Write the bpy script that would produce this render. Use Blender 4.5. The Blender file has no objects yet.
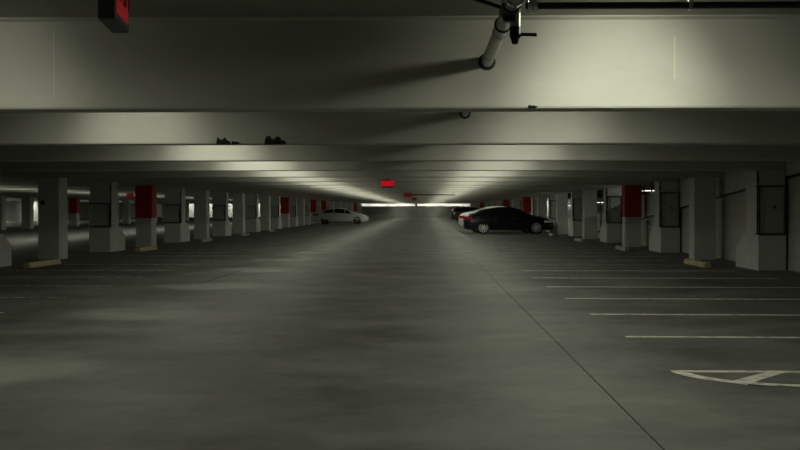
import bpy, bmesh, math, random
from mathutils import Vector, Matrix
random.seed(7)
sc = bpy.context.scene
C = sc.collection
R = math.radians

# ------------------------------------------------------------------ materials
MATS = {}
def nt(name):
    m = bpy.data.materials.new(name); m.use_nodes = True
    n = m.node_tree.nodes; b = n['Principled BSDF']
    return m, m.node_tree, n, m.node_tree.links, b
def plain(name, col, rough=.6, metal=0., spec=.5, coat=0., emit=None, estr=0.):
    m, t, n, l, b = nt(name)
    b.inputs['Base Color'].default_value = (*col, 1)
    b.inputs['Roughness'].default_value = rough
    b.inputs['Metallic'].default_value = metal
    b.inputs['Specular IOR Level'].default_value = spec
    b.inputs['Coat Weight'].default_value = coat
    if emit:
        b.inputs['Emission Color'].default_value = (*emit, 1)
        b.inputs['Emission Strength'].default_value = estr
    MATS[name] = m
    return m
def noisy(name, c1, c2, scale=3., stretch=(1,1,1), rough=.7, bump=.15, detail=8., nrough=.6, fine=40., spec=.4,
          r2=None, lo=.35, hi=.65, fineamt=.25, metal=0.):
    m, t, n, l, b = nt(name)
    tc = n.new('ShaderNodeTexCoord'); mp = n.new('ShaderNodeMapping')
    mp.inputs['Scale'].default_value = stretch
    l.new(tc.outputs['Object'], mp.inputs['Vector'])
    a = n.new('ShaderNodeTexNoise'); a.inputs['Scale'].default_value = scale; a.inputs['Detail'].default_value = detail
    a.inputs['Roughness'].default_value = nrough
    l.new(mp.outputs['Vector'], a.inputs['Vector'])
    f = n.new('ShaderNodeTexNoise'); f.inputs['Scale'].default_value = fine; f.inputs['Detail'].default_value = 4
    l.new(mp.outputs['Vector'], f.inputs['Vector'])
    r = n.new('ShaderNodeMapRange'); r.inputs['From Min'].default_value = lo; r.inputs['From Max'].default_value = hi
    l.new(a.outputs['Fac'], r.inputs['Value'])
    mx = n.new('ShaderNodeMix'); mx.data_type = 'FLOAT'; mx.inputs[0].default_value = fineamt
    l.new(r.outputs['Result'], mx.inputs[2]); l.new(f.outputs['Fac'], mx.inputs[3])
    cm = n.new('ShaderNodeMix'); cm.data_type = 'RGBA'
    cm.inputs[6].default_value = (*c1, 1); cm.inputs[7].default_value = (*c2, 1)
    l.new(mx.outputs[0], cm.inputs[0]); l.new(cm.outputs[2], b.inputs['Base Color'])
    b.inputs['Roughness'].default_value = rough; b.inputs['Specular IOR Level'].default_value = spec
    b.inputs['Metallic'].default_value = metal
    if r2 is not None:
        rr = n.new('ShaderNodeMapRange'); rr.inputs['To Min'].default_value = rough; rr.inputs['To Max'].default_value = r2
        l.new(a.outputs['Fac'], rr.inputs['Value']); l.new(rr.outputs['Result'], b.inputs['Roughness'])
    if bump:
        bp = n.new('ShaderNodeBump'); bp.inputs['Strength'].default_value = bump; bp.inputs['Distance'].default_value = .01
        l.new(f.outputs['Fac'], bp.inputs['Height']); l.new(bp.outputs['Normal'], b.inputs['Normal'])
    MATS[name] = m
    return m

M_floor = noisy('floor_concrete', (.050,.051,.044), (.190,.192,.168), scale=.8, stretch=(.8,.9,1), rough=.52, r2=.75,
                bump=.2, fine=11, spec=.35, lo=.36, hi=.64, fineamt=.25, nrough=.72, detail=11)
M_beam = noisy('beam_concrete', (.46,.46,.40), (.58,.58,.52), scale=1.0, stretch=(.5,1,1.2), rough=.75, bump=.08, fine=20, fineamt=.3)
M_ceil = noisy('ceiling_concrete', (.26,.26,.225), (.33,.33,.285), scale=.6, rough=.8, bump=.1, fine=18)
M_col = noisy('column_concrete', (.54,.54,.51), (.66,.66,.62), scale=1.6, rough=.8, bump=.2, fine=30, fineamt=.35)
M_panel = noisy('panel_grey', (.44,.44,.41), (.54,.54,.50), scale=2., rough=.7, bump=.1)
M_farwall = noisy('far_wall_concrete', (.40,.40,.36), (.62,.62,.57), scale=.35, rough=.8, bump=.1)
M_parapet = noisy('parapet_concrete', (.22,.22,.20), (.42,.42,.38), scale=.3, rough=.9, bump=.1)
M_red = noisy('red_paint', (.42,.022,.010), (.50,.035,.016), scale=2.2, rough=.55, bump=.1, fineamt=.3)
M_stop = noisy('worn_yellow_paint', (.34,.29,.18), (.60,.49,.27), scale=5, rough=.8, bump=.3, fine=40)
M_stopgrey = noisy('worn_grey_concrete', (.28,.27,.22), (.42,.39,.28), scale=5, rough=.8, bump=.3, fine=40)
M_dark = plain('dark_steel', (.018,.018,.017), .5, .3)
M_gal = noisy('galvanised_pipe', (.42,.42,.39), (.55,.55,.51), scale=6, rough=.38, bump=.05, metal=.55)
M_black = plain('black_plastic', (.012,.012,.012), .45)
M_chrome = plain('bright_steel', (.7,.7,.68), .22, 1.)
M_joint = plain('joint_tar', (.02,.02,.018), .9)
M_crumb = noisy('crumbled_dark', (.012,.012,.010), (.035,.033,.028), scale=18, rough=.95, bump=.6)
M_drip = plain('lime_streak', (.68,.68,.54), .8)
M_house = plain('lamp_housing', (.35,.35,.33), .5, .3)
M_lens = plain('lamp_lens', (.8,.8,.75), .4, emit=(1,.98,.84), estr=4.)
M_tube = plain('tube_lens', (.8,.8,.75), .4, emit=(1,1,.93), estr=1.4)
M_exitred = plain('exit_red', (.2,.002,.006), .4, emit=(1,.0,.02), estr=.11)
M_exitfar = plain('exit_red_bright', (.4,.01,.012), .4, emit=(1,.0,.02), estr=.30)
M_exitletter = plain('exit_letter', (.10,.0,.0), .5)
M_exitlit = plain('exit_letter_lit', (.6,.05,.05), .4, emit=(1,.03,.05), estr=.45)
M_glass = plain('car_glass', (.006,.007,.008), .06, 0, .6)
M_tyre = plain('tyre_rubber', (.012,.012,.012), .85)
M_rim = plain('alloy_rim', (.62,.62,.62), .35, .25)
M_rimdark = plain('dark_alloy_rim', (.18,.18,.18), .35, .8)
M_carblack = plain('black_car_paint', (.003,.0036,.005), .3, 0, .3, .35)
M_carwhite = plain('white_car_paint', (.62,.62,.59), .3, 0, .5, .6)
M_cardark = plain('charcoal_car_paint', (.02,.02,.022), .3, .1, .5, .6)
M_roofglint = plain('roof_highlight_paint', (.7,.7,.68), .35, .0, .5, .5)  # light catching the dark car's roof, put into the colour
M_tail = plain('tail_lens', (.22,.008,.01), .15)
M_head = plain('head_lens', (.65,.66,.66), .12)
M_plate = plain('plate_white', (.6,.6,.58), .5)
M_trim = plain('car_black_trim', (.01,.01,.01), .6)

# worn white road paint : shows the floor through
def paint(name, keep):
    m, t, n, l, b = nt(name)
    tc = n.new('ShaderNodeTexCoord')
    a = n.new('ShaderNodeTexNoise'); a.inputs['Scale'].default_value = 9; a.inputs['Detail'].default_value = 8
    l.new(tc.outputs['Object'], a.inputs['Vector'])
    r = n.new('ShaderNodeMapRange'); r.inputs['From Min'].default_value = keep-.12; r.inputs['From Max'].default_value = keep+.12
    l.new(a.outputs['Fac'], r.inputs['Value'])
    cm = n.new('ShaderNodeMix'); cm.data_type = 'RGBA'
    cm.inputs[6].default_value = (.11,.108,.09,1); cm.inputs[7].default_value = (.62,.61,.54,1)
    l.new(r.outputs['Result'], cm.inputs[0]); l.new(cm.outputs[2], b.inputs['Base Color'])
    b.inputs['Roughness'].default_value = .7
    return m
M_line = paint('worn_line_paint', .38)
M_line2 = paint('faded_line_paint', .52)

def blockwall():
    m, t, n, l, b = nt('block_wall')
    tc = n.new('ShaderNodeTexCoord'); mp = n.new('ShaderNodeMapping')
    mp.inputs['Rotation'].default_value = (0, R(90), R(90))
    l.new(tc.outputs['Object'], mp.inputs['Vector'])
    sx = n.new('ShaderNodeSeparateXYZ'); l.new(tc.outputs['Object'], sx.inputs[0])
    cb = n.new('ShaderNodeCombineXYZ'); l.new(sx.outputs['Y'], cb.inputs['X']); l.new(sx.outputs['Z'], cb.inputs['Y'])
    br = n.new('ShaderNodeTexBrick'); br.inputs['Scale'].default_value = 1
    br.inputs['Brick Width'].default_value = .8; br.inputs['Row Height'].default_value = .3; br.inputs['Mortar Size'].default_value = .008
    br.inputs['Color1'].default_value = (.52,.52,.48,1); br.inputs['Color2'].default_value = (.48,.48,.45,1); br.inputs['Mortar'].default_value = (.36,.36,.33,1)
    l.new(cb.outputs[0], br.inputs['Vector']); l.new(br.outputs['Color'], b.inputs['Base Color'])
    b.inputs['Roughness'].default_value = .85
    return m
M_block = blockwall()

# ------------------------------------------------------------------ mesh helpers
def bm_new(): return bmesh.new()
def box(bm, x0, x1, y0, y1, z0, z1, bev=0.):
    r = bmesh.ops.create_cube(bm, size=1)
    vs = r['verts']
    for v in vs:
        v.co = Vector(((x0+x1)/2+v.co.x*(x1-x0), (y0+y1)/2+v.co.y*(y1-y0), (z0+z1)/2+v.co.z*(z1-z0)))
    if bev:
        es = {e for v in vs for e in v.link_edges}
        bmesh.ops.bevel(bm, geom=list(es), offset=bev, segments=2, profile=.5, affect='EDGES')
def prism(bm, poly, a, b, axis='X'):
    """polygon (u,v) extruded along an axis: X -> (y,z); Y -> (x,z); Z -> (x,y)"""
    def P(u, v, t):
        return {'X': (t,u,v), 'Y': (u,t,v), 'Z': (u,v,t)}[axis]
    A = [bm.verts.new(P(u,v,a)) for u, v in poly]; B = [bm.verts.new(P(u,v,b)) for u, v in poly]
    n = len(poly)
    f = [bm.faces.new(A), bm.faces.new(B[::-1])]
    for i in range(n): f.append(bm.faces.new((A[i], B[i], B[(i+1)%n], A[(i+1)%n])))
    return f
def cyl(bm, p0, p1, r, seg=20, r2=None, cap=True):
    p0, p1 = Vector(p0), Vector(p1); d = p1-p0
    rt = bmesh.ops.create_cone(bm, cap_ends=cap, segments=seg, radius1=r, radius2=r if r2 is None else r2, depth=d.length)
    q = Vector((0,0,1)).rotation_difference(d.normalized()).to_matrix().to_4x4()
    bmesh.ops.transform(bm, matrix=Matrix.Translation((p0+p1)/2) @ q, verts=rt['verts'])
def torus(bm, c, axis, R0, r0, n=28, m=10):
    q = Vector((0,0,1)).rotation_difference(Vector(axis).normalized()).to_matrix()
    g = [[bm.verts.new(Vector(c)+q @ Vector(((R0+r0*math.cos(b))*math.cos(a), (R0+r0*math.cos(b))*math.sin(a), r0*math.sin(b))))
          for b in [2*math.pi*j/m for j in range(m)]] for a in [2*math.pi*i/n for i in range(n)]]
    for i in range(n):
        for j in range(m):
            bm.faces.new((g[i][j], g[(i+1)%n][j], g[(i+1)%n][(j+1)%m], g[i][(j+1)%m]))
def lathe(bm, prof, seg=32, axis='Y'):
    """profile (r, t) spun about an axis through the origin"""
    rings = []
    for r, t in prof:
        ring = []
        for i in range(seg):
            a = 2*math.pi*i/seg
            c, s = r*math.cos(a), r*math.sin(a)
            ring.append(bm.verts.new({'Y': (c,t,s), 'Z': (c,s,t)}[axis]))
        rings.append(ring)
    for k in range(len(rings)-1):
        for i in range(seg):
            bm.faces.new((rings[k][i], rings[k][(i+1)%seg], rings[k+1][(i+1)%seg], rings[k+1][i]))
    for ring in (rings[0], rings[-1]):
        try: bm.faces.new(ring)
        except ValueError: pass
def obj(name, bm, mat, parent=None, smooth=False, loc=None):
    bmesh.ops.recalc_face_normals(bm, faces=bm.faces)
    me = bpy.data.meshes.new(name); bm.to_mesh(me); bm.free()
    if mat: me.materials.append(mat)
    if smooth:
        for p in me.polygons: p.use_smooth = True
        me.set_sharp_from_angle(angle=R(40))
    o = bpy.data.objects.new(name, me); C.objects.link(o)
    if parent: o.parent = parent
    if loc: o.location = loc
    return o
def tag(o, label, cat, group=None):
    o['label'] = label; o['category'] = cat
    if group: o['group'] = group
    return o
def thing(name, label, cat, loc=(0,0,0), rotz=0., group=None):
    o = bpy.data.objects.new(name, None); C.objects.link(o)
    o.empty_display_size = .2
    o.location = loc; o.rotation_euler = (0,0,rotz)
    return tag(o, label, cat, group)
def struct(name, bm, mat, parent=None):
    o = obj(name, bm, mat, parent)
    if not parent: o['kind'] = 'structure'
    return o
def copy_tree(o, parent=None):
    c = o.copy(); C.objects.link(c); c.parent = parent
    for ch in list(o.children): copy_tree(ch, c)
    return c
ORD = ['first','second','third','fourth','fifth','sixth','seventh','eighth','ninth','tenth','eleventh','twelfth','thirteenth',
       'fourteenth','fifteenth','sixteenth','seventeenth','eighteenth','nineteenth','twentieth','twenty-first','twenty-second','twenty-third','twenty-fourth','twenty-fifth','twenty-sixth','twenty-seventh',
       'twenty-eighth','twenty-ninth','thirtieth','thirty-first','thirty-second','thirty-third','thirty-fourth']

# ------------------------------------------------------------------ layout constants
S = 5.0                 # bay spacing along the aisle (Y)
Y0 = 9.3                # face of the first beam in view
ZB, ZC = 2.2, 2.97      # beam soffit, slab soffit
BW = .36
XL, XR = -44.5, 8.0     # left outer wall, right infill wall
XE = 25.0               # outer wall of the ramp bay
YF, YW = 176.0, 180.0   # far parapet at the end of the floor, far wall
NB = 34

# ------------------------------------------------------------------ setting
bm = bm_new(); box(bm, XL, XR, -6, YF, -.3, 0); floor = struct('floor', bm, M_floor)
bm = bm_new(); box(bm, -10.4, XR, YF, YF+.2, -.3, 1.80); parapet = struct('wall_far_parapet', bm, M_parapet)
for x in (-10.2, -1.25, 8.0-.2):
    bm = bm_new(); box(bm, x-.16, x+.16, YF+.2, YF+.5, 0, ZC); obj('post', bm, M_dark, parapet)
bm = bm_new(); box(bm, XL, XR, YF+.2, YW, -.3, 0); struct('floor_far_ledge', bm, M_floor)
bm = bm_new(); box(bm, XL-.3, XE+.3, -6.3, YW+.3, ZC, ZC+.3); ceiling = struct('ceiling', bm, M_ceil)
bm = bm_new(); box(bm, XL, XE, YW, YW+.3, -9, ZC); struct('wall_far', bm, M_farwall)
bm = bm_new(); box(bm, XL-.3, XL, -6, YW, -.3, ZC); struct('wall_left', bm, M_farwall)
bm = bm_new(); box(bm, XE, XE+.3, -6, YW, -9, ZC); struct('wall_ramp_outer', bm, M_farwall)
bm = bm_new(); box(bm, XL, XE, -6.3, -6, -.3, ZC); struct('wall_behind', bm, M_col)

SL = .0665
YR = 55.0               # where the side ramp meets floor level
def zr(y): return (YR-y)*SL
# infill wall under the side ramp, sloping top
ya = 11.0
bm = bm_new(); prism(bm, [(-6, 0), (YR-.5, 0), (YR-.5, zr(YR-.5)-.03), (ya, min(ZC, zr(ya)-.03)), (-6, ZC)], XR, XR+.2, 'X')
struct('wall_right', bm, M_block)
# sloping ramp slab and its upstand
bm = bm_new(); prism(bm, [(ya-2, zr(ya-2)), (YW, zr(YW)), (YW, zr(YW)-.2), (ya-2, zr(ya-2)-.2)], XR+.25, XE, 'X')
struct('floor_side_ramp', bm, M_floor)
SP = .85
yc = YR-(ZC-SP)/SL
bm = bm_new(); prism(bm, [(ya+1, zr(ya+1)+.03), (YR, .03), (YR, SP), (yc, ZC), (ya+1, ZC)], XR-.06, XR+.18, 'X')
struct('wall_right_upstand', bm, M_col)
bm = bm_new(); box(bm, XR-.06, XR+.18, YR, YF, 0, SP); struct('wall_right_parapet', bm, M_col)

# saw joints in the floor, then one wide dark strip
for nm, x, y0, y1, w in (('floor_dark_line', 1.345, 5, 31, .008), ('floor_dark_line', -4.03, 19.5, 24.5, .02), ('floor_dark_line', -4.03, 26, 95, .012)):
    bm = bm_new(); box(bm, x-w/2, x+w/2, y0, y1, 0, .003); obj(nm, bm, M_joint, floor)
for y in (64.5,):
    bm = bm_new(); box(bm, -5.4, 2.1, y-.012, y+.012, 0, .003); obj('floor_dark_line', bm, M_joint, floor)
bm = bm_new(); box(bm, -9.5, 7, 115.6, 116.4, 0, .004); obj('floor_dark_line', bm, M_joint, floor)  # wide dark strip across the far floor

# painted stall lines
def line(x0, x1, y, skew, w, mat):
    bm = bm_new()
    prism(bm, [(x0, y-w/2), (x1, y-w/2+skew), (x1, y+w/2+skew), (x0, y+w/2)], .0, .004, 'Z')
    return obj('stall_line', bm, mat, floor)
for k in range(1, 66):
    y = 9.17 + 2.485*k
    line(2.13, 6.9, y, -.12 if k < 6 else 0, .10, M_line if k < 7 else M_line2)
for k in range(2, 66):
    y = 9.17 + 2.485*k
    line(-9.2, -5.47, y, .02, .09, M_line2 if k > 2 else M_line)
# painted hatched island at the lower right
bm = bm_new()
prism(bm, [(2.055, 9.13), (6.9, 9.07), (6.9, 9.16), (2.055, 9.22)], 0, .004, 'Z')
obj('stall_line', bm, M_line, floor)
bm = bm_new()
cx, cy = 3.0, 9.17
a0, a1 = R(178), R(270)
pts_o = [(cx+.95*math.cos(a0+(a1-a0)*i/24), cy+.80*math.sin(a0+(a1-a0)*i/24)) for i in range(25)]
pts_i = [(cx+.82*math.cos(a0+(a1-a0)*i/24), cy+.69*math.sin(a0+(a1-a0)*i/24)) for i in range(25)]
o_ = [bm.verts.new((x, y, .0045)) for x, y in pts_o]; i_ = [bm.verts.new((x, y, .0045)) for x, y in pts_i]
for i in range(24): bm.faces.new((o_[i], o_[i+1], i_[i+1], i_[i]))
e1 = bm.verts.new((6.9, cy-.80, .0045)); e2 = bm.verts.new((6.9, cy-.69, .0045)); bm.faces.new((o_[24], e1, e2, i_[24]))
obj('island_outline', bm, M_line, floor)
for q in (0, 1.35, 2.7):
    bm = bm_new()
    prism(bm, [(2.36+q, 8.60-.1*(q>0)), (2.48+q, 8.48), (2.97+q, 9.11), (2.82+q, 9.11)], 0, .005, 'Z')
    obj('hatch_stripe', bm, M_line, floor)

# ------------------------------------------------------------------ ceiling beams
beams = []
def by(k): return Y0 + S*k - (.55 if k < 0 else 0)
for k in range(-2, NB):
    y = by(k)
    bm = bm_new()
    prism(bm, [(y+.012, ZB), (y+BW-.012, ZB), (y+BW, ZB+.02), (y+BW, ZC), (y-.05, ZC), (y-.05, ZC-.012), (y, ZC-.03), (y, ZB+.015)], XL, XR-.06, 'X')
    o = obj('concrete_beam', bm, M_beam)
    if k < 0: lab = 'concrete ceiling beam above and behind the viewpoint, out of the picture'
    elif k == 0: lab = 'large pale concrete beam across the top, nearest, with the pipe running into it'
    elif k == 1: lab = 'second pale concrete ceiling beam back, with two dark crumbled chips on its lower edge'
    else: lab = f'{ORD[k]} concrete ceiling beam counted back from the top of the picture'
    tag(o, lab, 'beam', 'concrete ceiling beams across the garage')
    beams.append(o)
B1, B2 = beams[2], beams[3]
bm = bm_new(); box(bm, 2.098, 2.106, Y0-.004, Y0+.001, 2.44, 2.80); obj('lime_streak', bm, M_drip, B1)
bm = bm_new(); box(bm, -3.15, -3.138, Y0-.003, Y0+.001, 2.32, 2.86); obj('lime_streak', bm, M_drip, B1)
def chip(par, y, x0, x1, h, seed):
    rnd = random.Random(seed); bm = bm_new()
    n = 4
    for i in range(n):
        r = bmesh.ops.create_icosphere(bm, subdivisions=2, radius=1)
        cxx = x0+(x1-x0)*(i+.5)/n; s = h*(1.25, .8, 1.15, .45)[i]*(.85+.3*rnd.random())
        for v in r['verts']:
            j = 1+.25*(rnd.random()-.5)
            v.co = Vector((cxx+v.co.x*(x1-x0)/n*.75*j, y-.0+v.co.y*.025*j, ZB+.012+max(-.02, v.co.z*s*j)))
    return obj('crumbled_chip', bm, M_crumb, par)
chip(B2, by(1), -2.70, -2.53, .062, 1); chip(B2, by(1), -2.06, -1.81, .07, 5); chip(B2, by(1), -2.50, -2.40, .018, 6)
chip(B1, by(0), .88, .95, .012, 9)

# ------------------------------------------------------------------ columns
def column_profile(y, d, z0, z1):      # runs up behind the beam to the slab
    return [(y, z0), (y+d, z0), (y+d, ZC), (y+BW+.004, ZC), (y+BW+.004, ZB-.002), (y, ZB-.002)]
def plain_column(x0, x1, y, d, red, label, mark=None, zred=1.02):
    t = thing('concrete_column', label, 'column', ((x0+x1)/2, y, 0), 0, 'columns of the garage')
    w = (x1-x0)/2
    bm = bm_new(); prism(bm, column_profile(0, d, 0, ZC), -w, w, 'X')
    bmesh.ops.bevel(bm, geom=[e for e in bm.edges if abs(e.verts[0].co.z-e.verts[1].co.z) > 1.5], offset=.02, segments=1, affect='EDGES')
    obj('shaft', bm, M_col, t)
    if red:
        bm = bm_new(); prism(bm, [(-.008, zred), (d+.008, zred), (d+.008, ZB-.006), (-.008, ZB-.006)], -w-.008, w+.008, 'X')
        obj('painted_band', bm, M_red, t)
    if mark:
        bm = bm_new(); box(bm, mark[0]-.05, mark[0]+.05, -.04, .0, mark[1]-.06, mark[1]+.06, .008); obj('switch_box', bm, M_dark, t)
    return t
def framed_column(x0, x1, y, side, ztop, label, detail=True):
    """side=+1: aisle lies towards +x"""
    t = thing('framed_column', label, 'column', ((x0+x1)/2, y, 0), 0, 'columns of the garage')
    w = (x1-x0)/2
    bm = bm_new(); prism(bm, [(0, 0), (1.75, 0), (1.75, .46), (1.2, .78), (0, .78)], -w-.02, w+.02, 'X'); obj('pedestal', bm, M_col, t)
    bm = bm_new(); prism(bm, column_profile(.02, 1.0, .78, ZC), -w, w, 'X'); obj('shaft', bm, M_col, t)
    bm = bm_new(); box(bm, -w+.12, w-.04, -.008, .02, .84, ztop-.04, .004); obj('panel', bm, M_panel, t)
    bm = bm_new(); e = w+.012
    for z in (.797, ztop):
        box(bm, -e, e, -.026, .02, z-.016, z+.016)
        xs = sorted((side*w, side*(w+.012)))
        box(bm, xs[0], xs[1], .02, .30, z-.014, z+.014)
    box(bm, e-.02, e, -.024, .02, .80, ztop)
    if side < 0: box(bm, -e, -e+.02, -.024, .02, .80, ztop)
    obj('guard_frame', bm, M_dark, t)
    bm = bm_new(); xc = side*(w+.03); cyl(bm, (xc, .05, .79), (xc, .05, ZB-.01), .02, 10)
    for z in (1.2, 2.0): cyl(bm, (xc, .05, z-.02), (xc, .05, z+.02), .034, 10)
    obj('conduit', bm, M_dark, t, smooth=True)
    if side < 0 and detail:
        bm = bm_new(); prism(bm, [(.02, 1.36), (.09, 1.36), (.02, 1.44)], -.03, .0, 'Y'); obj('warning_mark', bm, M_dark, t)
    return t
REDL = {1, 5, 7, 8, 13}; REDR = {1, 5, 7, 11}
for k in range(3, NB):
    y = by(k); n = k-3
    # left row
    pos = f'{ORD[n]} from the front in the left row'
    if k % 2 == 0:
        i = (k-4)//2; red = i in REDL
        plain_column(-10.36, -9.78, y, .70, red,
            (f'concrete column with red painted upper half, {pos}' if red else f'plain grey concrete column, {pos}') + (', a small dark box on its face' if n == 1 else ''),
            mark=(-.15, 1.52) if i == 0 else None)
    else:
        framed_column(-10.49, -9.87, y, 1, 1.52, f'concrete column on a sloped pedestal with dark frame, {pos}')
    pos = f'{ORD[n]} from the front in the right row'
    if k % 2 == 0:
        i = (k-4)//2; red = i in REDR
        plain_column(7.15, 7.73, y, .56, red, f'concrete column with red painted upper half, {pos}' if red else f'plain grey concrete column, {pos}', zred=1.06)
    else:
        framed_column(7.36, 7.92, y, -1, 1.85, f'concrete column on a sloped pedestal with dark frame, {pos}')
    if 11 <= k < 24:
        m = k-11
        pos = f'{ORD[m]} from the left of the distant row beyond the left bay'
        red = k in (15, 19)
        plain_column(-27.4, -26.8, y, .7, red, f'concrete column with red painted upper half, {pos}' if red else f'distant grey concrete column, {pos}')

# ------------------------------------------------------------------ wheel stops
def make_stop(mat):
    bm = bm_new()
    prism(bm, [(-.085, 0), (.085, 0), (.085, .05), (.055, .12), (-.055, .12), (-.085, .05)], -1.05, 1.05, 'Y')
    bmesh.ops.bevel(bm, geom=[e for e in bm.edges if abs(e.calc_length()) < .3], offset=.02, segments=2, affect='EDGES')
    return bm
def wheel_stop(x, y, n, side):
    t = thing('wheel_stop', '', 'wheel stop', (x, y, 0), R(random.uniform(-2, 2)), 'concrete wheel stops in the stalls')
    mat = M_stop if n < 2 and not (side == 'right' and n == 1) else M_stopgrey
    o = obj('block', make_stop(mat), mat, t)
    for q in (-.6, .6):
        bm = bm_new(); cyl(bm, (0, q, .115), (0, q, .128), .022, 10); obj('anchor_pin', bm, M_dark, t)
    word = 'worn yellow concrete wheel stop' if mat is M_stop else 'pale worn concrete wheel stop'
    t['label'] = f'{word} on the floor, {ORD[n]} from the front along the {side} columns'
for n in range(5):
    wheel_stop(-9.05, 25.9+9.75*n, n, 'left')
for n in range(4):
    wheel_stop(6.52, 26.4+9.9*n, n, 'right')

# ------------------------------------------------------------------ sprinkler pipe
PX, PZ = .53, 2.59
t = thing('sprinkler_pipe', 'grey fire sprinkler pipe running through the beams at the top centre, with a drain valve', 'pipe', (PX, 6.8, PZ))
bm = bm_new(); cyl(bm, (0, -2.0, 0), (0, 17.4, 0), .047, 28); obj('main_pipe', bm, M_gal, t, True)
for yy in (by(0), by(1)):
    bm = bm_new(); torus(bm, (0, yy-6.8-.006, 0), (0,1,0), .056, .017)
    obj('sleeve_ring', bm, M_black, t, True)
def coupling(par, c, ax, r):
    bm = bm_new(); c = Vector(c); ax = Vector(ax)
    cyl(bm, c-ax*.03, c+ax*.03, r+.014, 24)
    side = ax.cross(Vector((0,0,1))).normalized()
    for s in (-1, 1):
        p = c+side*s*(r+.026)
        box(bm, p.x-.016, p.x+.016, p.y-.016, p.y+.016, p.z-.022, p.z+.022, .004)
        cyl(bm, p+Vector((0,0,-.034)), p+Vector((0,0,.034)), .008, 8)
    return obj('coupling', bm, M_chrome, par, True)
coupling(t, (.0, -.35, 0), (0,1,0), .047)
for q in (.95, 2.05):
    bm = bm_new(); torus(bm, (0, q, 0), (0,1,0), .047, .005, 24, 6); obj('joint_ring', bm, M_chrome, t, True)
bm = bm_new(); cyl(bm, (0, -.14, 0), (0, .14, 0), .058, 24); cyl(bm, (0, 0, -.09), (0, 0, .0), .046, 20); obj('tee', bm, M_dark, t, True)
bm = bm_new(); cyl(bm, (.03, .0, -.13), (.03, 0, 0), .033, 20); obj('drop_nipple', bm, M_gal, t, True)
bm = bm_new(); cyl(bm, (.03, 0, -.185), (.03, 0, -.12), .034, 20); cyl(bm, (.03, 0, -.225), (.03, 0, -.185), .018, 16, .03)
v = obj('drain_valve', bm, M_black, t, True)
bm = bm_new(); cyl(bm, (.05, -.0, -.165), (.155, -.0, -.168), .0105, 10)
r_ = bmesh.ops.create_uvsphere(bm, u_segments=10, v_segments=8, radius=.0125); bmesh.ops.translate(bm, vec=(.155, 0, -.168), verts=r_['verts'])
obj('valve_lever', bm, M_black, v, True)
bm = bm_new(); torus(bm, (0, .62, 0), (0,1,0), .053, .006, 24, 6); cyl(bm, (0, .62, .05), (0, .62, ZC-PZ), .006, 8); obj('hanger', bm, M_dark, t, True)
bm = bm_new(); cyl(bm, (-.02, 0, -.012), (-.72, 0, .22), .012, 10); obj('sway_brace', bm, M_dark, t, True)

t = thing('branch_conduit', 'thin dark horizontal pipe along the top right, in front of the nearest beam', 'pipe', (.62, 6.75, PZ))
bm = bm_new(); cyl(bm, (.0, 0, 0), (7.3, 0, 0), .021, 14); obj('tube', bm, M_black, t, True)
coupling(t, (.04, 0, 0), (1,0,0), .030)
for x in (1.0, 4.2):
    bm = bm_new(); box(bm, x-.012, x+.012, -.026, .026, -.03, .04, .003); cyl(bm, (x, 0, .03), (x, 0, ZC-PZ), .012, 8); obj('hanger', bm, M_gal, t)

# far hanging conduit under the beams
t = thing('conduit_pipe', 'thin dark pipe hanging across the far aisle beside the small red signs', 'pipe', (-1.1, 58.0, 2.10))
bm = bm_new(); cyl(bm, (0, 0, 0), (2.75, 0, 0), .03, 10); obj('tube', bm, M_dark, t, True)
for x in (.1, 2.6):
    bm = bm_new(); cyl(bm, (x, 0, .02), (x, 0, ZC-2.10), .008, 6); obj('hanger', bm, M_dark, t)

# ------------------------------------------------------------------ exit signs
def text_mesh(s, size, depth):
    cu = bpy.data.curves.new('letters', 'FONT'); cu.body = s; cu.size = size; cu.extrude = depth; cu.align_x = 'CENTER'
    tmp = bpy.data.objects.new('letters', cu); C.objects.link(tmp)
    dg = bpy.context.evaluated_depsgraph_get()
    me = bpy.data.meshes.new_from_object(tmp.evaluated_get(dg))
    bpy.data.objects.remove(tmp); bpy.data.curves.remove(cu)
    return me
TXT = text_mesh('EXIT', .19, .002)
def exit_sign(x, y, z, rot, label, bright):
    """long side along local x, face towards local -y"""
    t = thing('exit_sign', label, 'sign', (x, y, z), rot, 'red exit signs hanging from the ceiling')
    bm = bm_new(); box(bm, -.17, .17, -.033, .033, 0, .21, .004); obj('housing', bm, M_black, t)
    bm = bm_new(); box(bm, -.152, .152 if bright else .128, -.0355, -.033, .026, .19); obj('face', bm, M_exitfar if bright else M_exitred, t)
    me = TXT.copy(); me.materials.clear(); me.materials.append(M_exitlit if bright else M_exitletter)
    o = bpy.data.objects.new('letters', me); C.objects.link(o); o.parent = t
    o.location = (0, -.037, .045 if bright else .08); o.rotation_euler = (R(90), 0, 0)
    bm = bm_new(); cyl(bm, (0, 0, .2), (0, 0, ZC-z), .012, 10); cyl(bm, (0,0,ZC-z-.03), (0,0,ZC-z-.001), .05, 14); obj('stem', bm, M_black, t, True)
    return t
exit_sign(-1.180, 4.17, 2.045, R(90+7), 'black box exit sign with a red side, cut by the top left frame edge', False)
exit_sign(-1.0, 30.6, 1.95, 0, 'glowing red exit sign hanging over the middle of the aisle', True)
exit_sign(-.85, 57, 1.97, 0, 'tiny red exit sign far down the aisle beside the thin hanging pipe', False)
exit_sign(-.72, 81, 1.97, 0, 'smallest red exit sign, furthest down the aisle', False)
exit_sign(-16.1, 60, 1.99, 0, 'red exit sign in the side bay behind the left columns', False)

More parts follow.
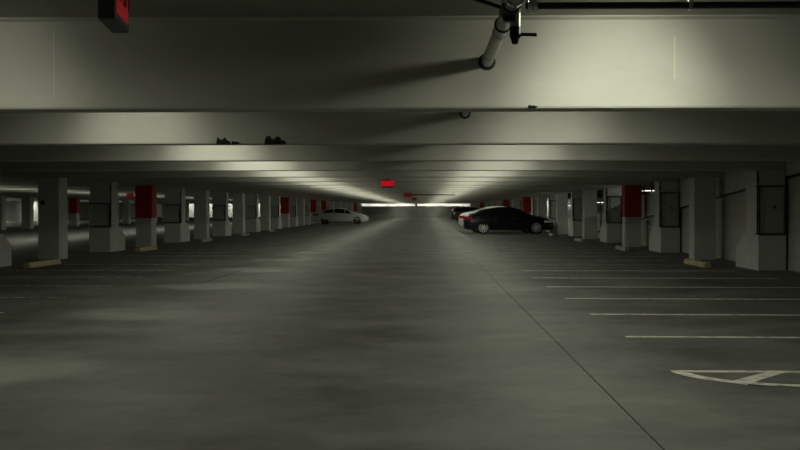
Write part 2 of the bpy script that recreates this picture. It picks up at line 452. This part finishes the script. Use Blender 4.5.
# ------------------------------------------------------------------ lamps
LCOL = (.99, 1.0, .82)
def make_lamp():
    t = thing('ceiling_lamp', 'round ceiling lamp tucked up between two concrete beams', 'lamp', (0,0,0), 0, 'round ceiling lamps between the beams')
    bm = bm_new(); lathe(bm, [(.05, .22), (.12, .20), (.19, .10), (.20, .05), (.16, .05)], 24, 'Z'); obj('housing', bm, M_house, t, True)
    bm = bm_new(); lathe(bm, [(.16, .055), (.15, .02), (.09, .005), (.02, .0)], 24, 'Z'); obj('lens', bm, M_lens, t, True)
    return t
LD = {}
def lamp_light(par, throw, down, lobe, side=0.):
    """spots aimed from one fixture: a throw along the aisle, a wide downlight, a narrow floor lobe, an added side spot"""
    for kind, e, size, bl, rot in (('throw', throw*.68, 58, 1., 76), ('spread', throw*.30, 112, 1., 68), ('down', down, 180, .62, 0), ('lobe', lobe, 38, 1., 34), ('side', abs(side), 56, 1., 78)):
        if e <= 0: continue
        key = (kind, round(e))
        if key not in LD:
            d = bpy.data.lights.new('lamp_light', 'SPOT'); d.energy = e; d.color = LCOL
            d.spot_size = R(size); d.spot_blend = bl; d.shadow_soft_size = .07
            LD[key] = d
        o = bpy.data.objects.new('lamp_light', LD[key]); C.objects.link(o); o.parent = par; o.location = (0, 0, -.06)
        o.rotation_euler = (R(rot), 0, 0) if kind != 'side' else (R(rot), 0, R(90 if side < 0 else -90))  # side spots added to brighten column sides and the white car's tail
LZ = 2.82
base_lamp = make_lamp(); first = True
def lamp(x, y, throw, down, lobe=0., side=0., z=LZ):
    global first
    t = base_lamp if first else copy_tree(base_lamp)
    first = False
    t.location = (x, y, z)
    todo.append((t, throw, down, lobe, side))
todo = []
TR = {-1: 60, 0: 170, 1: 60, 2: 90, 3: 100}; TL = {-1: 40, 0: 38, 1: 75, 2: 120, 3: 150}
for k in range(-1, NB):
    y = by(k)-1.95
    lamp(1.6, y, TR.get(k, 120), 78 if k > 0 else 100, 75 if k > 1 else 25, 0 if k < 8 else 50 if k < 10 else 280 if k < 12 else 120)
    lamp(-3.7, y, TL.get(k, 140), 55, 150, 0 if k < 7 else -60 if k < 10 else -130)
for k in range(4, NB):
    lamp(-18.3, by(k)-S/2, 60, 110)
for k in range(9, 26, 2):
    lamp(-36, by(k)-S/2, 80, 110)
for a in todo: lamp_light(*a)

def tube_lamp(x, y, z, along, length, p, label, group, lit_dir):
    t = thing('tube_lamp', label, 'lamp', (x, y, z), 0 if along == 'X' else R(90), group)
    bm = bm_new(); box(bm, -length/2, length/2, -.07, .07, .05, .10, .008); obj('housing', bm, M_house, t)
    bm = bm_new(); cyl(bm, (-length/2+.03, 0, .02), (length/2-.03, 0, .02), .025, 12); obj('tube', bm, M_tube, t, True)
    bm = bm_new()
    for q in (-length/2+.2, length/2-.2): cyl(bm, (q, 0, .09), (q, 0, ZC-z), .008, 6)
    obj('hanger', bm, M_dark, t)
    d = bpy.data.lights.new('tube_light', 'AREA'); d.shape = 'RECTANGLE'; d.size = length*.95; d.size_y = .08; d.energy = p; d.color = (1, .99, .9)
    o = bpy.data.objects.new('tube_light', d); C.objects.link(o); o.parent = t; o.location = (0, 0, -.012)
    if along == 'X': o.rotation_euler = (R(lit_dir), 0, 0)
    return t
for i in range(16):
    tube_lamp(-39+4.0*i, YW-1.4, 2.5, 'X', 3.7, 75 if -12 < -39+4*i < 9 else 55, 'long tube lamp washing the top of the far end wall', 'tube lamps along the far wall', 38)  # outer tubes added to brighten the end walls of the side bays
for x, y, z in ((10.0, 43.5, 2.6), (12.2, 60, 2.32), (12.6, 70, 2.04), (12.6, 80, 1.8), (12.6, 92, 1.6)):
    tube_lamp(x, y, z, 'Y' if y < 50 else 'X', 1.2, 60, 'tube lamp over the side ramp behind the right columns', 'tube lamps over the side ramp', 0)
for i, y in enumerate((70, 84, 98, 112, 124)):  # lamps added to light the left wall, in place of a bright opening
    tube_lamp(XL+.8, y, 2.35, 'Y', 3.0, 120, 'tube lamp added to brighten the outer left wall', 'added tube lamps along the left wall', 0)

# ------------------------------------------------------------------ guard rails over the ramp upstand
n = 0
for k in range(6, 12):
    y0, y1 = by(k)-S+1.1, by(k)-.05
    if zr(y0)+SP > ZB+.1: y0 = max(y0, YR-(ZB-SP)/SL)
    t = thing('guard_rail', f'thin metal guard rail on the sloping wall, {ORD[n]} gap back between the right columns', 'railing', (XR+.06, y0, 0), 0, 'guard rails above the sloping wall'); n += 1
    L = y1-y0
    ztop = lambda y: max(zr(y0+y), 0.)+SP
    bm = bm_new()
    for h in (.12, .24, .36, .48): cyl(bm, (0, 0, ztop(0)+h), (0, L, ztop(L)+h), .012, 8)
    obj('rails', bm, M_dark, t)
    for q in (.1, L/2, L-.1):
        bm = bm_new(); box(bm, -.02, .02, q-.02, q+.02, ztop(q)-.01, ztop(q)+.52); obj('post', bm, M_dark, t)

# ------------------------------------------------------------------ cars
def cat(p0, p1, p2, p3, t):
    return .5*((2*p1)+(-p0+p2)*t+(2*p0-5*p1+4*p2-p3)*t*t+(-p0+3*p1-3*p2+p3)*t**3)
class Body:
    # station: x, zb, zs, zt, w, ws, wr, zr
    def __init__(s, st): s.st = st
    def at(s, x):
        st = s.st
        for i in range(len(st)-1):
            if st[i][0] <= x <= st[i+1][0]+1e-9:
                t = (x-st[i][0])/(st[i+1][0]-st[i][0])
                a = st[max(i-1,0)]; b = st[i]; c = st[i+1]; d = st[min(i+2,len(st)-1)]
                return [x]+[cat(a[j],b[j],c[j],d[j],t)*.6+(b[j]*(1-t)+c[j]*t)*.4 for j in range(1,8)]
        return list(st[-1])
    def half(s, x):
        x, zb, zs, zt, w, ws, wr, zrr = s.at(x)
        zm = zb+(zs-zb)*.55
        return [(0,zb),(w*.86,zb),(w*.97,zb+.07),(w,zm-.08),(w*.985,zm+.1),(ws,zs),(ws-(ws-wr)*.5,zs+(zrr-zs)*.5),(wr,zrr),(wr*.88,zrr+(zt-zrr)*.6),(wr*.5,zt-(zt-zrr)*.1),(0,zt)]
    def mesh(s, n=70):
        bm = bm_new(); rings = []
        x0, x1 = s.st[0][0], s.st[-1][0]
        for i in range(n+1):
            x = x0+(x1-x0)*i/n
            h = s.half(x)
            rings.append([bm.verts.new((x, y, z)) for y, z in h]+[bm.verts.new((x, -y, z)) for y, z in h[-2:0:-1]])
        m = len(rings[0])
        for a, b in zip(rings, rings[1:]):
            for j in range(m): bm.faces.new((a[j], a[(j+1)%m], b[(j+1)%m], b[j]))
        bm.faces.new(rings[0]); bm.faces.new(rings[-1])
        return bm
    def sidepoint(s, x, t):   # t 0 shoulder .. 1 roof edge
        h = s.half(x); a, b = h[5], h[7]
        return a[0]+(b[0]-a[0])*t, a[1]+(b[1]-a[1])*t
    def toppoint(s, x, u):    # u -1..1 across the roof edge to edge
        h = s.half(x)[7:]; q = abs(u); w = h[0][0]; y = q*w
        for (ya_, za), (yb, zb_) in zip(h, h[1:]):
            if yb <= y <= ya_+1e-9:
                k = (y-yb)/(ya_-yb) if ya_ > yb else 0
                return (y if u > 0 else -y), zb_+(za-zb_)*k
        return y, h[-1][1]
def make_wheel(par, x, y, r, rimmat, spokes):
    s = 1 if y > 0 else -1
    e = bpy.data.objects.new('wheel', None)
    bm = bm_new()
    lathe(bm, [(r*.62,-.10),(r*.9,-.108),(r*.985,-.085),(r,-.04),(r,.04),(r*.985,.085),(r*.9,.108),(r*.62,.10)], 36, 'Y')
    tyre = obj('wheel', bm, M_tyre, par, True, (x, y, r))
    bm = bm_new()
    ro_ = r*.72
    yo = s*.095
    torus(bm, (0, yo, 0), (0,1,0), ro_-.012, .016, 32, 8)
    for i in range(spokes):
        a = 2*math.pi*i/spokes
        d = Vector((math.cos(a), 0, math.sin(a))); p = Vector((-math.sin(a), 0, math.cos(a)))
        w0, w1 = .030, .022
        vs = []
        for rr_, ww in ((.03, w0), (ro_-.01, w1)):
            for q in (-1, 1):
                for tt in (yo-.012*s, yo+.014*s): vs.append(bm.verts.new(d*rr_+p*q*ww+Vector((0, tt, 0))))
        bmesh.ops.convex_hull(bm, input=vs)
    cyl(bm, (0, yo-.02*s, 0), (0, yo+.02*s, 0), .055, 16)
    obj('rim', bm, rimmat, tyre, True)
    bm = bm_new(); cyl(bm, (0, -.05, 0), (0, .05, 0), r*.64, 28); obj('brake_disc', bm, M_trim, tyre, True)
    return tyre
def glass_side(b, x0, x1, s, t0, t1, slant0=0., slant1=0., n=10):
    bm = bm_new(); g = []
    for i in range(n+1):
        row = []
        for j in range(5):
            t = t0+(t1-t0)*j/4
            x = (x0+slant0*j/4)+((x1+slant1*j/4)-(x0+slant0*j/4))*i/n
            y, z = b.sidepoint(x, t)
            row.append(bm.verts.new((x, s*(y+.010), z+.004)))
        g.append(row)
    for i in range(n):
        for j in range(4): bm.faces.new((g[i][j], g[i+1][j], g[i+1][j+1], g[i][j+1]))
    return bm
def glass_top(b, x0, x1, u=.93, n=10, lift=.012, taper=0.):
    bm = bm_new(); g = []
    for i in range(n+1):
        x = x0+(x1-x0)*i/n; row = []
        for j in range(13):
            uu = (-1+2*j/12)*u
            y, z = b.toppoint(x, uu); row.append(bm.verts.new((x, y, z+lift)))
        g.append(row)
    for i in range(n):
        for j in range(12): bm.faces.new((g[i][j], g[i+1][j], g[i+1][j+1], g[i][j+1]))
    return bm
def car(name, b, paint_, label, loc, rot, wheels, r, ghs, wind, rear, tails, heads, rimmat=None, spokes=10, handles=(), roofmat=None, mirror=(1.0,.93), platex=None):
    t = thing(name, label, 'car', loc, rot, None)
    body = obj('body', b.mesh(), paint_, t, True)
    # wheel wells cut out of the body
    tmp = bm_new()
    W = max(s[4] for s in b.st)
    for x in wheels:
        for s in (-1, 1):
            cyl(tmp, (x, s*(W-.26), r), (x, s*(W+.2), r), r+.055, 32)
    cut = obj('cutter', tmp, M_trim)
    mod = body.modifiers.new('b', 'BOOLEAN'); mod.operation = 'DIFFERENCE'; mod.object = cut; mod.solver = 'EXACT'; mod.material_mode = 'TRANSFER'
    bpy.context.view_layer.update()
    dg = bpy.context.evaluated_depsgraph_get()
    me = bpy.data.meshes.new_from_object(body.evaluated_get(dg))
    body.modifiers.clear(); body.data = me
    for p in me.polygons: p.use_smooth = True
    me.set_sharp_from_angle(angle=R(38))
    bpy.data.objects.remove(cut)
    for x in wheels:
        for s in (-1, 1): make_wheel(t, x, s*(W-.115), r, rimmat or M_rim, spokes)
    for x0, x1, sl0, sl1 in ghs:
        for s in (-1, 1): obj('side_window', glass_side(b, x0, x1, s, .10, .90, sl0, sl1), M_glass, t, True)
    obj('windscreen', glass_top(b, *wind), M_glass, t, True)
    obj('rear_window', glass_top(b, *rear), M_glass, t, True)
    xm, zm = mirror
    for s in (-1, 1):
        bm = bm_new(); box(bm, xm-.07, xm+.07, s*(W+.06)-.075, s*(W+.06)+.075, zm, zm+.13, .03)
        box(bm, xm-.02, xm+.02, s*(W-.06)-.05, s*(W-.06)+.05, zm+.01, zm+.04); obj('mirror', bm, paint_, t, True)
        for hx, hz in handles:
            y = [p for p in b.half(hx)][4][0]
            bm = bm_new(); box(bm, hx-.09, hx+.09, s*(y+.012)-.018, s*(y+.012)+.018, hz-.014, hz+.014, .006); obj('door_handle', bm, M_chrome if paint_ is M_carblack else paint_, t, True)
        # lamps hug the corners
        for nm, (xa, xb, za, zb_), mat in (('tail_lamp', tails, M_tail), ('headlamp', heads, M_head)):
            bm = bm_new(); g = []
            for i in range(9):
                x = xa+(xb-xa)*i/8; h = b.half(x); row = []
                for j in range(5):
                    z = za+(zb_-za)*j/4
                    pts = h[1:]
                    yy = pts[3][0]
                    for (y1, z1), (y2, z2) in zip(pts, pts[1:]):
                        if z1 <= z <= z2 and z2 > z1: yy = y1+(y2-y1)*(z-z1)/(z2-z1); break
                    row.append(bm.verts.new((x, s*(yy+.010), z)))
                g.append(row)
            for i in range(8):
                for j in range(4): bm.faces.new((g[i][j], g[i+1][j], g[i+1][j+1], g[i][j+1]))
            # wrap onto the end
            o = obj(nm, bm, mat, t, True)
            md = o.modifiers.new('s', 'SOLIDIFY'); md.thickness = .014; md.offset = 0
    xe0, xe1 = b.st[0][0], b.st[-1][0]
    bm = bm_new(); box(bm, xe0-.012, xe0+.03, -.5, .5, tails[2]+.03, tails[3]-.02, .008); obj('tail_strip', bm, M_tail, t)
    bm = bm_new(); box(bm, xe0-.016, xe0+.02, -.16, .16, .50, .60, .004); obj('licence_plate', bm, M_plate, t)
    bm = bm_new(); box(bm, xe1-.03, xe1+.012, -.42, .42, .36, .50, .008); obj('grille', bm, M_trim, t)
    bm = bm_new(); box(bm, wheels[0]+r+.1, wheels[1]-r-.1, -W-.006, W+.006, .2, .27, .01); obj('sill', bm, M_trim, t)
    if roofmat:  # pale panel stands for the light highlight on the roof
        bm = glass_top(b, wind[0]-1.9, wind[0]-.06, 1.0, 12, .012); obj('roof_highlight_panel', bm, roofmat, t, True)
    return t
#            x     zb   zs   zt   w    ws   wr   zr
SEDAN = Body([(-2.42,.36,.74,.80,.66,.62,.50,.79),
    (-2.34,.27,.90,1.00,.82,.76,.62,.97),
    (-2.05,.24,.98,1.10,.90,.83,.66,1.06),
    (-1.75,.22,1.00,1.16,.915,.85,.66,1.11),
    (-1.15,.21,.99,1.36,.92,.86,.62,1.29),
    (-.50,.20,.97,1.46,.92,.86,.60,1.39),
    (.15,.20,.95,1.455,.92,.86,.60,1.38),
    (.62,.20,.94,1.33,.92,.86,.62,1.26),
    (1.22,.20,.93,1.05,.915,.85,.70,1.00),
    (1.70,.21,.86,.96,.91,.82,.66,.92),
    (2.15,.22,.74,.83,.87,.76,.60,.79),
    (2.34,.26,.64,.70,.78,.68,.52,.67),
    (2.42,.32,.54,.58,.62,.54,.42,.56)])
SEDARG = dict(wheels=(-1.38, 1.45), r=.345, ghs=((-1.72,-.62,.42,0),(-.54,.36,0,0),(.42,1.12,0,-.42)),
    wind=(.60,1.16), rear=(-1.72,-1.02), tails=(-2.40,-1.95,.78,.92), heads=(1.88,2.36,.62,.73), handles=((-.72,.86),(.28,.83)), mirror=(.98,.93))
HATCH = Body([(-2.18,.36,.86,.98,.70,.66,.56,.95),
    (-2.10,.28,1.02,1.30,.84,.80,.64,1.22),
    (-1.80,.26,1.08,1.52,.90,.85,.64,1.44),
    (-1.2,.25,1.08,1.62,.92,.87,.64,1.54),
    (-.4,.24,1.06,1.64,.92,.87,.64,1.56),
    (.25,.24,1.05,1.60,.92,.87,.64,1.52),
    (.70,.24,1.04,1.42,.92,.87,.66,1.35),
    (1.20,.24,1.02,1.14,.915,.86,.72,1.09),
    (1.75,.26,.94,1.04,.90,.83,.68,1.0),
    (2.08,.30,.80,.88,.80,.72,.58,.85),
    (2.18,.36,.66,.72,.66,.58,.46,.70)])
HATARG = dict(wheels=(-1.30, 1.32), r=.35, ghs=((-1.85,-1.2,.2,0),(-1.12,-.30,0,0),(-.22,1.08,0,-.45)),
    wind=(.62,1.14), rear=(-2.10,-1.86), tails=(-2.14,-1.9,.95,1.2), heads=(1.80,2.12,.72,.86), handles=((-.35,.92),(.5,.9)), mirror=(.98,1.02))

car('sedan_car', SEDAN, M_carblack, 'black sedan with silver wheels parked side-on in the right stalls', (4.57, 59.95, 0), 0, spokes=10, **SEDARG)
car('sedan_car', SEDAN, M_carwhite, 'white car mostly hidden behind the black sedan, its tail showing', (4.42, 63.3, 0), 0, spokes=8, **SEDARG).scale = (1, 1, 1.045)
car('sedan_car', SEDAN, M_carwhite, 'white sedan parked facing right in the distant left stalls', (-7.3, 96.7, 0), 0, rimmat=M_rimdark, spokes=5, **SEDARG)
car('hatchback_car', HATCH, M_cardark, 'small distant dark car with a highlight painted on its roof, beyond the other parked cars on the right', (4.92, 112.0, 0), 0, rimmat=M_rimdark, spokes=5, roofmat=M_roofglint, **HATARG)

# ------------------------------------------------------------------ camera, world, view
cam = bpy.data.cameras.new('camera'); cam.sensor_width = 36; cam.lens = 1100/800*36; cam.clip_end = 500
co = bpy.data.objects.new('camera', cam); C.objects.link(co)
co.location = (0, 0, 1.35)
co.rotation_euler = (R(90)-math.atan(16/1100), 0, math.atan(24/1100))
sc.camera = co
w = bpy.data.worlds.new('world'); sc.world = w; w.use_nodes = True
w.node_tree.nodes['Background'].inputs[0].default_value = (.0,.0,.0,1)
vs = sc.view_settings
sc.display_settings.display_device = 'sRGB'
vs.view_transform = 'Standard'; vs.look = 'None'; vs.gamma = 1; vs.use_curve_mapping = False; vs.exposure = 0.0
